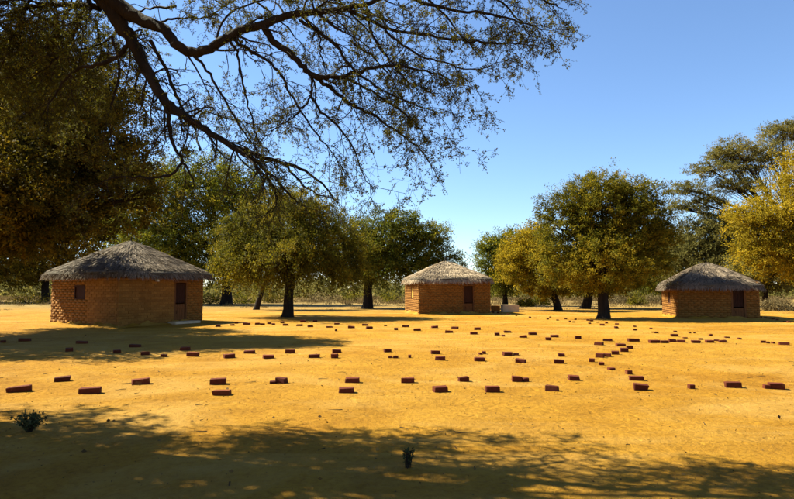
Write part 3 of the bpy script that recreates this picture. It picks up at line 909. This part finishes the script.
    limb([(284, 163, 6.3), (300, 182, 6.4), (318, 194, 6.5), (340, 200, 6.5)], 0.022, 0.006, 1.0, 0.5, tl=0.4)
    limb([(250, 157, 6.1), (272, 185, 6.1), (276, 205, 6.1), (262, 218, 6.1)], 0.025, 0.006, 1.2, 0.4, tl=0.4)
    # left-hand boughs
    limb([(130, 44, 6.5), (112, 60, 6.5), (92, 66, 6.5), (72, 72, 6.6), (56, 92, 6.7), (40, 120, 6.8)], 0.045, 0.008, 1.3, 1.4, tl=0.6)
    limb([(84, -6, 6.8), (80, 16, 6.8), (72, 38, 6.9), (54, 62, 7.0), (30, 78, 7.0)], 0.05, 0.008, 1.4, 1.6, tl=0.6, start=[top])
    limb([(30, 10, 7.0), (60, 30, 7.0), (40, 50, 7.1), (10, 66, 7.2)], 0.03, 0.006, 1.4, 1.7, tl=0.6)
    limb([(100, 8, 6.8), (60, 4, 7.0), (20, 10, 7.2), (-20, 22, 7.4)], 0.06, 0.01, 1.4, 1.8, tl=0.7)
    limb([(112, 36, 6.6), (120, 70, 6.7), (110, 110, 6.8), (112, 140, 6.9)], 0.03, 0.006, 1.4, 1.6, tl=0.6)
    for pts in ([(90, -10, 7.2), (60, 14, 7.3), (26, 26, 7.4), (-12, 50, 7.6)], [(120, 30, 7.4), (96, 46, 7.5), (66, 50, 7.6), (30, 44, 7.7), (0, 60, 7.8)],
                [(40, -14, 7.0), (22, 12, 7.1), (14, 40, 7.2), (-6, 80, 7.3)], [(96, 20, 7.6), (100, 60, 7.7), (84, 92, 7.8), (56, 104, 7.9)], [(140, 60, 7.2), (136, 90, 7.3), (146, 116, 7.4), (138, 144, 7.5)],
                [(10, -10, 7.4), (-10, 10, 7.4), (10, 30, 7.5), (30, 62, 7.6)], [(176, 6, 7.0), (150, 8, 7.2), (128, 16, 7.4), (108, 30, 7.5)]):
        limb(pts, 0.026, 0.006, 1.7, 2.2, part=False, tl=0.6, from_q=0.0)
    for pts in ([(236, -12, 6.5), (262, 6, 6.5), (288, 28, 6.6), (306, 50, 6.6)], [(330, -10, 6.2), (352, 14, 6.2), (380, 44, 6.2), (396, 76, 6.2)], [(420, -12, 6.1), (446, 18, 6.1), (470, 44, 6.1), (482, 62, 6.1)],
                [(290, -12, 6.6), (330, 2, 6.6), (372, 14, 6.6), (410, 34, 6.6)], [(480, -14, 6.0), (506, 6, 6.0), (524, 26, 6.0), (530, 40, 6.0)], [(186, -12, 6.6), (210, -2, 6.6), (236, 12, 6.6)], [(350, 40, 6.4), (376, 60, 6.4), (400, 92, 6.4), (408, 124, 6.4)]):
        limb(pts, 0.02, 0.005, 1.3, 1.3, part=False, tl=0.42, from_q=0.0)
    # bough running right along the top, and its drooping children
    m2 = [(108, -3, 6.5), (138, 18, 6.4), (162, 28, 6.3), (178, 46, 6.2), (194, 52, 6.2), (214, 45, 6.1), (240, 31, 6.1), (264, 24, 6.0), (292, 15, 6.0), (326, 10, 5.9), (362, 5, 5.9), (402, -8, 5.9), (450, -14, 5.9)]
    limb(m2, 0.125, 0.03, 0.9, 1.0, start=[top], tl=0.6, from_q=0.45, radii=[.12, .10, .075, .06, .055, .052, .05, .047, .043, .037, .03, .024, .017, .01])
    limb([(264, 26, 6.0), (272, 38, 6.0), (288, 52, 6.0), (304, 68, 6.0), (316, 76, 6.0), (342, 76, 6.0), (368, 69, 6.0), (398, 66, 6.0), (432, 72, 6.0), (458, 84, 6.0)], 0.062, 0.007, 0.8, 1.0, tl=0.55, from_q=0.3)
    limb([(313, 75, 6.0), (330, 88, 6.1), (352, 104, 6.1), (374, 116, 6.2), (392, 128, 6.2), (418, 148, 6.2), (432, 164, 6.2)], 0.035, 0.006, 0.9, 0.9, tl=0.5)
    limb([(312, 74, 6.0), (311, 92, 6.0), (304, 106, 5.9), (292, 118, 5.9), (276, 128, 5.9), (262, 140, 5.9)], 0.022, 0.005, 1.0, 0.3, tl=0.45)
    limb([(310, 95, 6.0), (322, 112, 6.0), (338, 126, 6.0), (352, 146, 6.0), (362, 172, 6.0), (374, 192, 6.0)], 0.022, 0.005, 1.1, 0.6, tl=0.5)
    limb([(192, 53, 6.2), (207, 70, 6.2), (222, 96, 6.2), (240, 126, 6.1), (254, 146, 6.1), (270, 176, 6.1)], 0.026, 0.006, 0.9, 0.35, tl=0.45)
    limb([(232, 38, 6.1), (252, 52, 6.1), (272, 64, 6.0), (286, 84, 6.0), (300, 110, 6.0), (318, 136, 6.0), (330, 150, 6.1), (350, 178, 6.1)], 0.028, 0.005, 1.0, 0.5, tl=0.5)
    limb([(228, 34, 6.1), (238, 56, 6.1), (243, 84, 6.1), (250, 112, 6.1), (258, 140, 6.1), (274, 156, 6.1)], 0.024, 0.006, 0.8, 0.3, tl=0.4)
    limb([(150, 40, 6.4), (164, 66, 6.4), (176, 92, 6.4), (184, 112, 6.4), (196, 130, 6.4)], 0.035, 0.015, 0.6, 0.4, tl=0.4)
    limb([(300, 20, 6.0), (330, 40, 5.9), (350, 66, 5.9), (376, 86, 5.9), (404, 100, 5.9), (436, 112, 5.9)], 0.03, 0.006, 1.0, 1.1, tl=0.5)
    limb([(345, 8, 5.9), (382, 26, 5.9), (420, 34, 5.9), (462, 40, 5.9), (500, 44, 5.9), (540, 40, 5.9)], 0.03, 0.005, 1.1, 1.1, tl=0.42)
    limb([(400, -6, 5.9), (440, 8, 5.8), (484, 12, 5.8), (520, 22, 5.8), (548, 30, 5.8)], 0.03, 0.005, 1.2, 1.1, tl=0.42)
    limb([(450, -14, 5.9), (490, -14, 5.8), (524, -8, 5.8), (548, 2, 5.8), (566, 10, 5.8)], 0.03, 0.004, 1.2, 1.1, tl=0.28)
    limb([(385, 30, 5.9), (414, 52, 5.9), (444, 62, 5.9), (472, 70, 5.9), (498, 62, 5.9)], 0.02, 0.005, 1.2, 1.1, tl=0.36)
    limb([(340, 76, 6.0), (372, 92, 6.0), (402, 112, 6.0), (420, 130, 6.0), (430, 146, 6.0)], 0.02, 0.005, 1.2, 1.1, tl=0.42)
    limb([(366, 6, 5.9), (372, 34, 6.0), (390, 60, 6.0), (412, 84, 6.0), (446, 96, 6.0)], 0.022, 0.005, 1.2, 1.1, tl=0.42)
    limb([(300, 14, 6.1), (318, 34, 6.1), (322, 60, 6.2), (336, 96, 6.2)], 0.022, 0.005, 1.2, 1.1, tl=0.45)
    limb([(215, 46, 6.2), (226, 16, 6.3), (256, 2, 6.4), (290, -6, 6.4)], 0.022, 0.01, 1.5, 1.2, tl=0.5)
    limb([(160, 22, 6.5), (180, 18, 6.6), (204, 18, 6.6), (222, 8, 6.6), (240, -4, 6.6)], 0.02, 0.008, 1.5, 1.3, tl=0.5)
    limb([(200, 150, 6.2), (196, 130, 7.4), (204, 112, 7.4), (226, 118, 7.4), (256, 124, 7.4), (290, 118, 7.4)], 0.02, 0.006, 1.4, 1.3, tl=0.5)
    # crown above the frame and to the left of it: it throws the foreground shade
    def seen(e, m=20):
        r = e + b - np.array([0, 0, EYE])
        cp, sp = math.cos(PITCH), math.sin(PITCH)
        f = r[1] * cp + r[2] * sp; uu = -r[1] * sp + r[2] * cp
        py = CY - FPX * uu / f; px = CX + FPX * r[0] / f
        return f > 0.3 and py > -m and px > -m
    made = 0
    for i in range(6000):
        e = np.array([rng.uniform(-11.5, 1.0), rng.uniform(3.4, 9.8), rng.uniform(3.6, 7.4)])
        if e[1] - 0.33 * e[2] > 7.5:
            continue
        e = e - b
        s0 = trunk[rng.integers(4, 8)]
        mid = s0 + (e - s0) * 0.5 + np.array([0, 0, 0.6])
        q = np.linspace(0, 1, 6)[:, None]
        pts = (1 - q) ** 2 * s0 + 2 * q * (1 - q) * mid + q ** 2 * e
        if seen(e, 150) or any(seen(p, 30) for p in pts[:3]) or any(seen(p, 125) for p in pts[3:]):
            continue
        sp_ = smooth(pts, 3)
        twigs.add(sp_, np.linspace(0.045, 0.01, len(sp_)), 5, 0.05)
        for _ in range(13):
            k = rng.integers(len(sp_) // 2, len(sp_))
            twig(sp_[k], rng.normal(0, 1, 3) + np.array([0, 0, 0.1]), rng.uniform(0.5, 1.0), 0.011, 1, 0.85, 0.5, 0.20, 4.8)
        made += 1
        if made >= 78:
            break
    obj('twigs', twigs.mesh('twigs'), M['twig'], t, kind='stuff')
    # feathery tufts: a short rachis of leaflets each
    Pn, Dn = np.array(tuft_p), np.array(tuft_d)
    Dn /= np.linalg.norm(Dn, axis=1, keepdims=True) + 1e-9
    per = 6
    n = len(Pn); ii = np.repeat(np.arange(n), per)
    ct = np.clip(rng.normal(0.45, 0.2, n), 0, 1)
    td = Dn + rng.normal(0, 0.8, (n, 3)); td /= np.linalg.norm(td, axis=1, keepdims=True)
    S = np.array(tuft_s); sl = rng.uniform(0.025, 0.06, n) * S
    s = rng.uniform(0, 1, n * per)
    pos = Pn[ii] + td[ii] * (s * sl[ii])[:, None] + rng.normal(0, 0.004, (n * per, 3))
    axis = td[ii] * 0.5 + rng.normal(0, 0.8, (n * per, 3))
    L = rng.uniform(0.012, 0.028, n * per) * S[ii]
    ch = leaf_quads(pos, axis, L, L * rng.uniform(0.35, 0.6, n * per), np.clip(ct[ii] + rng.normal(0, 0.12, n * per), 0, 1))
    obj('leaves', leaf_mesh('leaves', [ch]), M['leaf_acacia'], t, kind='stuff')
near_tree()

# ------------------------------------------------------------------ far wood, dry grass, shrubs
def far_wood():
    ch = []
    n = 950
    X = rng.uniform(-120, 120, n); Y = rng.uniform(82, 130, n)
    px = CX + FPX * X / Y
    h = 2.6 + 1.6 * np.sin(px * 0.021 + 1) + 1.2 * np.sin(px * 0.057) + rng.uniform(-1, 1.4, n)
    h = np.clip(h, 1.5, 7.5)
    per = 84
    ii = np.repeat(np.arange(n), per)
    N = n * per
    g = rng.normal(size=(N, 3)); g /= np.linalg.norm(g, axis=1, keepdims=True)
    g *= rng.uniform(0.2, 1, N)[:, None] ** 0.4
    pos = np.stack([X[ii] + g[:, 0] * 2.6, Y[ii] + g[:, 1] * 2.6, np.abs(h[ii] * 0.45 + g[:, 2] * h[ii] * 0.52)], axis=1)
    L = rng.uniform(0.4, 1.0, N)
    tint = np.clip(rng.normal(0.45, 0.2, n)[ii] + rng.normal(0, 0.12, N), 0, 1)
    ch.append(leaf_quads(pos, rng.normal(size=(N, 3)), L, L * 0.55, tint, tri=True))
    obj('distant_woodland', leaf_mesh('distant_woodland', ch), M['leaf_grey'], kind='stuff', label='far grey-green belt of bush behind the clearing', category='woodland')
far_wood()

def dry_grass():
    chunks = []
    n = 5200
    X = rng.uniform(-62, 62, n); Y = 40 + rng.uniform(0, 1, n) ** 0.7 * 44
    dens = np.sin(X * 0.21 + 1.3) + np.sin(Y * 0.33 + X * 0.11) + np.sin(X * 0.07) * 0.8
    near = np.clip((Y - 46) / 14, 0, 1)
    keep = rng.uniform(0, 1, n) < np.clip(0.10 + 0.75 * near * (0.55 + 0.35 * dens), 0.02, 1)
    X, Y = X[keep], Y[keep]; n = len(X)
    per = 26
    ii = np.repeat(np.arange(n), per); N = n * per
    hgt = (0.12 + 0.45 * np.clip((Y - 45) / 18, 0, 1) * rng.uniform(0.4, 1.2, n))[ii]
    r = rng.normal(0, 0.28, (N, 2))
    x, y = X[ii] + r[:, 0], Y[ii] + r[:, 1]
    pos = np.stack([x, y, gz(x, y) - 0.02], axis=1)
    axis = np.stack([rng.normal(0, 0.35, N), rng.normal(0, 0.35, N), np.ones(N)], axis=1)
    L = hgt * rng.uniform(0.5, 1.2, N)
    tint = np.clip(rng.normal(0.5, 0.2, n)[ii] + rng.normal(0, 0.15, N), 0, 1)
    chunks.append(leaf_quads(pos, axis, L, rng.uniform(0.03, 0.07, N), tint, tri=True))
    obj('dry_grass', leaf_mesh('dry_grass', chunks), M['dry_grass'], kind='stuff', label='dry golden grass growing behind the clearing', category='grass')
dry_grass()

def shrub(name, label, px, py, wpx, hpx, material, n=1500, leaf=(0.13, 0.06), group=None, cat='shrub'):
    b = ground(px, py); s = b.y / FPX
    t = empty(name, b, label=label, category=cat, group=group)
    w, h = wpx * s / 2, hpx * s
    tb = Tubes()
    for k in range(9):
        a = rng.uniform(0, 6.28); e = np.array([math.cos(a) * w * .7, math.sin(a) * w * .5, h * rng.uniform(.6, .95)])
        tb.add([(0, 0, -0.05), e * 0.5 + rng.normal(0, .05, 3) * h, e], [0.02 * h + .008, 0.015 * h + .005, 0.006], 5)
    obj('stems', tb.mesh('stems'), M['twig'], t)
    nc = max(20, n // 28)
    d = rng.normal(size=(nc, 3)); d /= np.linalg.norm(d, axis=1, keepdims=True)
    d[:, 2] = np.abs(d[:, 2])
    cl = d * np.array([w, w * 0.8, h * 0.95]) * (rng.uniform(0.1, 1, nc) ** 0.45)[:, None]
    ii = rng.integers(0, nc, n)
    pos = cl[ii] + rng.normal(0, 0.10 * (w + h), (n, 3)) * 0.8
    pos[:, 2] = np.abs(pos[:, 2])
    tint = np.clip(rng.normal(0.45, 0.18, nc)[ii] + rng.normal(0, 0.12, n), 0, 1)
    ch = leaf_quads(pos, rng.normal(size=(n, 3)) + np.array([0, 0, .4]), leaf[0] * rng.uniform(.6, 1.4, n), leaf[1] * rng.uniform(.6, 1.4, n), tint)
    obj('foliage', leaf_mesh('foliage', [ch]), material, t)
SH = 'low shrubs at the far edge of the clearing'
for px, py, w, h, mk, lab in [
    (638, 305.5, 22, 13, 'leaf_olive', 'round dark shrub right of the big round tree trunk'),
    (615, 303.5, 24, 9, 'leaf_dry', 'low brownish shrub directly behind the big round tree trunk'),
    (525, 306.5, 20, 10, 'leaf_olive', 'dark shrub growing at the right end of the pale trough'),
    (541, 305.0, 18, 12, 'leaf_olive', 'bushy dark shrub left of the yellow-green tree trunk'),
    (210, 304.0, 34, 10, 'leaf_olive', 'low dark shrub at the right corner of the large hut'),
    (243, 303.5, 30, 9, 'leaf_olive', 'low dark shrub behind the leaning trunk'),
    (272, 303.0, 26, 10, 'leaf_brown', 'brown shrub between leaning trunk and dark tree trunk'),
    (322, 302.5, 44, 9, 'leaf_dry', 'straw-coloured shrub right of the dark tree trunk'),
    (352, 302.0, 30, 10, 'leaf_olive', 'dark shrub behind the trunk just left of the middle hut'),
    (392, 303.0, 26, 11, 'leaf_olive', 'dark shrub against the left wall of the middle hut'),
    (30, 304.0, 46, 11, 'leaf_brown', 'long dark shrub left of the large hut'),
    (655, 303.5, 30, 10, 'leaf_dry', 'tan shrub at the left wall of the low hut'),
    (778, 311.0, 34, 12, 'leaf_dry', 'reddish dry shrub right of the low hut'),
]:
    shrub('low_shrub', lab, px, py, w, h, M[mk], 1300, (0.16, 0.07), SH)

# foreground weeds
def weed(label, px, py, wpx, hpx, n_stem, leafy, upright):
    b = ground(px, py); s = b.y / FPX
    t = empty('weed', b, label=label, category='plant')
    w, h = wpx * s / 2, hpx * s
    tb = Tubes(); ps, ax, L = [], [], []
    for k in range(n_stem):
        a = rng.uniform(0, 6.28); sp = rng.uniform(0.15, 1.0)
        e = np.array([math.cos(a) * w * sp, math.sin(a) * w * sp * .8, h * (1.0 - 0.55 * sp * (1 - upright)) * rng.uniform(.75, 1.0)])
        r0 = np.array([math.cos(a), math.sin(a), 0]) * w * (0.5 * sp if upright > 0.5 else 0.08)
        m = r0 * 0.6 + e * 0.45 + np.array([0, 0, h * .12])
        q = np.linspace(0, 1, 6)[:, None]
        p = (1 - q) ** 2 * r0 + 2 * q * (1 - q) * m + q ** 2 * e
        p[0, 2] = -0.02
        tb.add(p, np.linspace(0.004, 0.0018, 6), 5)
        for _ in range(leafy):
            i = rng.integers(1, 6); ps.append(p[i] + rng.normal(0, .003, 3)); ax.append((p[i] - p[i - 1]) / np.linalg.norm(p[i] - p[i - 1]) * .7 + rng.normal(0, .7, 3)); L.append(rng.uniform(0.018, 0.045))
    obj('stems', tb.mesh('stems'), M['twig'], t)
    L = np.array(L)
    obj('foliage', leaf_mesh('foliage', [leaf_quads(np.array(ps), np.array(ax), L, L * rng.uniform(.35, .6, len(L)), rng.beta(2, 2, len(L)))]), M['leaf_weed'], t)
weed('small dark leafy weed growing in the foreground shade at the left', 29, 431.5, 42, 21, 46, 18, 0.2)
weed('tiny upright tuft of dark stems in the foreground shade', 407.5, 467.5, 12, 18, 22, 7, 0.95)

# ------------------------------------------------------------------ bricks set out on the sand
ROWS = [
    ('the row nearest the camera', [(5.5, 26.4, 393), (78, 97.5, 394), (211, 229, 395.6), (338, 353.5, 393.6), (433.5, 448, 392), (486, 500, 391.6), (547, 560, 390), (635.5, 650, 389.6),
                                   (690, 695.5, 388), (728, 742.6, 387), (765.5, 771, 387.5), (772, 786, 388)]),
    ('the second row from the camera', [(53, 67.5, 383), (130, 147, 385), (209, 224.5, 385), (269, 275.2, 384.2), (275.6, 286, 384), (344.5, 359, 383.5), (401, 414.5, 383), (458.5, 469, 381),
                                       (512.6, 522.6, 380), (523.4, 529, 380), (570, 581, 379), (631, 645, 379)]),
    ('the slanting run behind the second row', [(627, 632.5, 372.4), (609, 615.3, 368.6), (599.5, 605, 364), (590, 595.5, 361)]),
    ('the third row from the camera', [(112, 119, 354), (140, 148, 356), (160, 166, 357.8), (186, 197.6, 357.3), (222.7, 233.5, 358.4), (262, 273.3, 358.4), (308, 319.4, 357.8),
                                              (331, 337.5, 358), (388, 392.5, 358.2), (393, 398.4, 358.4), (408.5, 411, 358), (435, 445.4, 360), (474.7, 485, 360.5), (516.4, 526.7, 362), (554.7, 564.7, 362.3)]),
    ('the fourth row from the camera', [(64, 71, 352), (179, 188.6, 351.5), (243, 254, 354), (284.6, 294.5, 353.5), (332, 341.4, 353), (384, 391, 352.4), (431, 440, 354), (479, 482, 354.2), (482.4, 486.2, 353.6),
                                         (503.4, 512.6, 355), (514, 519, 354.6), (559, 566, 355.6)]),
    ('the shaded group before the large hut', [(18, 28.7, 341.6), (0, 3.5, 343), (75.5, 86, 344), (129, 139.5, 347.7)]),
    ('the curved run right of centre', [(597, 605, 356.5), (604.5, 612, 355.8), (612.7, 620, 353.5), (621.4, 629, 351), (627.5, 634, 348.5), (617, 626, 346.3), (595, 604, 345.2), (604, 613, 341.5), (629, 640, 342)]),
    ('the row before the low hut', [(650, 660.5, 343.4), (661, 669, 343.6), (670, 677.5, 342.5), (678.4, 686.4, 343), (692.8, 701.5, 343.4), (707, 714.5, 343), (714.9, 719.8, 341.2), (720.2, 727, 342.6),
                                                  (762, 766.5, 342.6), (767, 770.5, 343), (773, 775, 343.3), (780.5, 790, 344.8)]),
    ('the scattering nearest the low hut', [(652, 654.2, 333.6), (655, 659, 334.2), (672, 679, 337), (674.2, 677.4, 332.4), (683.7, 688, 338.7), (690, 691.5, 333.8), (694.5, 696, 333.8), (699.6, 703.5, 340), (710, 712.8, 336.6), (725.7, 730, 338), (739, 742.2, 339.2)]),
    ('the fifth row from the camera', [(282.4, 288, 325.4), (296, 302, 325.9), (307.3, 313, 327), (326, 332.7, 327.8), (334.6, 337, 331), (348, 354.6, 328.6), (366, 372.4, 329.2), (394, 398, 330.4), (413.5, 421, 331.2),
                                                       (445, 453, 333.4), (470.3, 477.7, 335), (495, 500, 336), (502, 505, 337), (519.4, 527.3, 338.2), (546, 552, 340.5), (575.6, 581.6, 339)]),
    ('the sixth row from the camera', [(215, 220, 326.6), (229.5, 234, 325.6), (234.4, 238, 323.6), (242.6, 249.6, 324.7), (254.7, 259.2, 324.5), (259.6, 264.2, 324.8), (267, 271, 323.8), (271.4, 275, 324.6), (280, 284, 323), (300, 305.5, 322), (312.6, 317, 322),
                                             (334, 339.5, 324.4), (362, 368, 326), (384, 387, 326.3), (402.5, 409, 327.4), (431.3, 438, 328.6), (451.7, 458.5, 329.6), (474.4, 481, 331), (504.3, 512, 333.7), (529, 537, 335.4), (551, 559, 337.5)]),
    ('the far line before the big tree', [(507, 509, 314.6), (515.4, 517.6, 315.7), (518, 520, 314.2), (529, 531.4, 317.4), (534, 536.6, 318.1), (546.8, 549.2, 319.4), (549.5, 551.5, 317.2), (556.5, 559, 320.4),
                                                           (564.7, 567.4, 319), (569, 571.5, 321.6), (572.5, 575.4, 322.2), (574.6, 577, 319.8), (586.8, 589.4, 320.6), (590, 593.8, 321.2), (588.8, 591.4, 324), (596.6, 599.4, 322.4),
                                                           (600.4, 605.2, 326), (605.6, 608, 323.3), (615.6, 619, 324.8), (615.2, 619, 328.6), (634, 637, 327.4), (633.8, 637.2, 331), (650.5, 653.2, 329.6)]),
    ('the far line beside the low hut', [(758, 762.5, 318.7), (765, 767.8, 319), (769.6, 772, 319.3), (773, 775.2, 319.8), (776.8, 779.2, 320.6), (784.2, 787, 321.8), (788, 791, 322.7)]),
    ('the pair by the trough', [(492, 494.4, 313.0), (497, 499.4, 313.2)]),
]
BV = [brick_variant(100 + s, s % 4) for s in range(14)]
for me in BV:
    me.materials.append(M['fired_brick'])
BG = 'red bricks set out in rows on the sand'
for row, items in ROWS:
    items = sorted(items)
    n = len(items)
    for i, (x0, x1, yb) in enumerate(items):
        g = ground((x0 + x1) / 2, yb)
        app = (x1 - x0) * (g.y / FPX)
        small = app < 0.15
        L = min(max(app * 0.97, 0.07), 0.34)
        Wd = 0.14 if not small else random.uniform(0.09, 0.13)
        Hh = random.uniform(0.088, 0.105) if not small else random.uniform(0.055, 0.085)
        rot = math.radians(random.gauss(0, 9)) - math.atan2(g.x, g.y) * 0.5
        kind = 'red brick' if not small else 'broken red brick piece'
        lab = f'{kind}, {ORD[i]} from the left in {row}'
        o = obj('brick' if not small else 'brick_fragment', BV[random.randrange(14)], None, None, label=lab, category='brick', group=BG)
        o.scale = (L, Wd, Hh)
        o.rotation_euler = (math.radians(random.uniform(-2, 2)), math.radians(random.gauss(0, 1.8)), rot)
        o.location = (g.x, g.y + Wd / 2, g.z + Hh / 2 - random.uniform(0.006, 0.025))
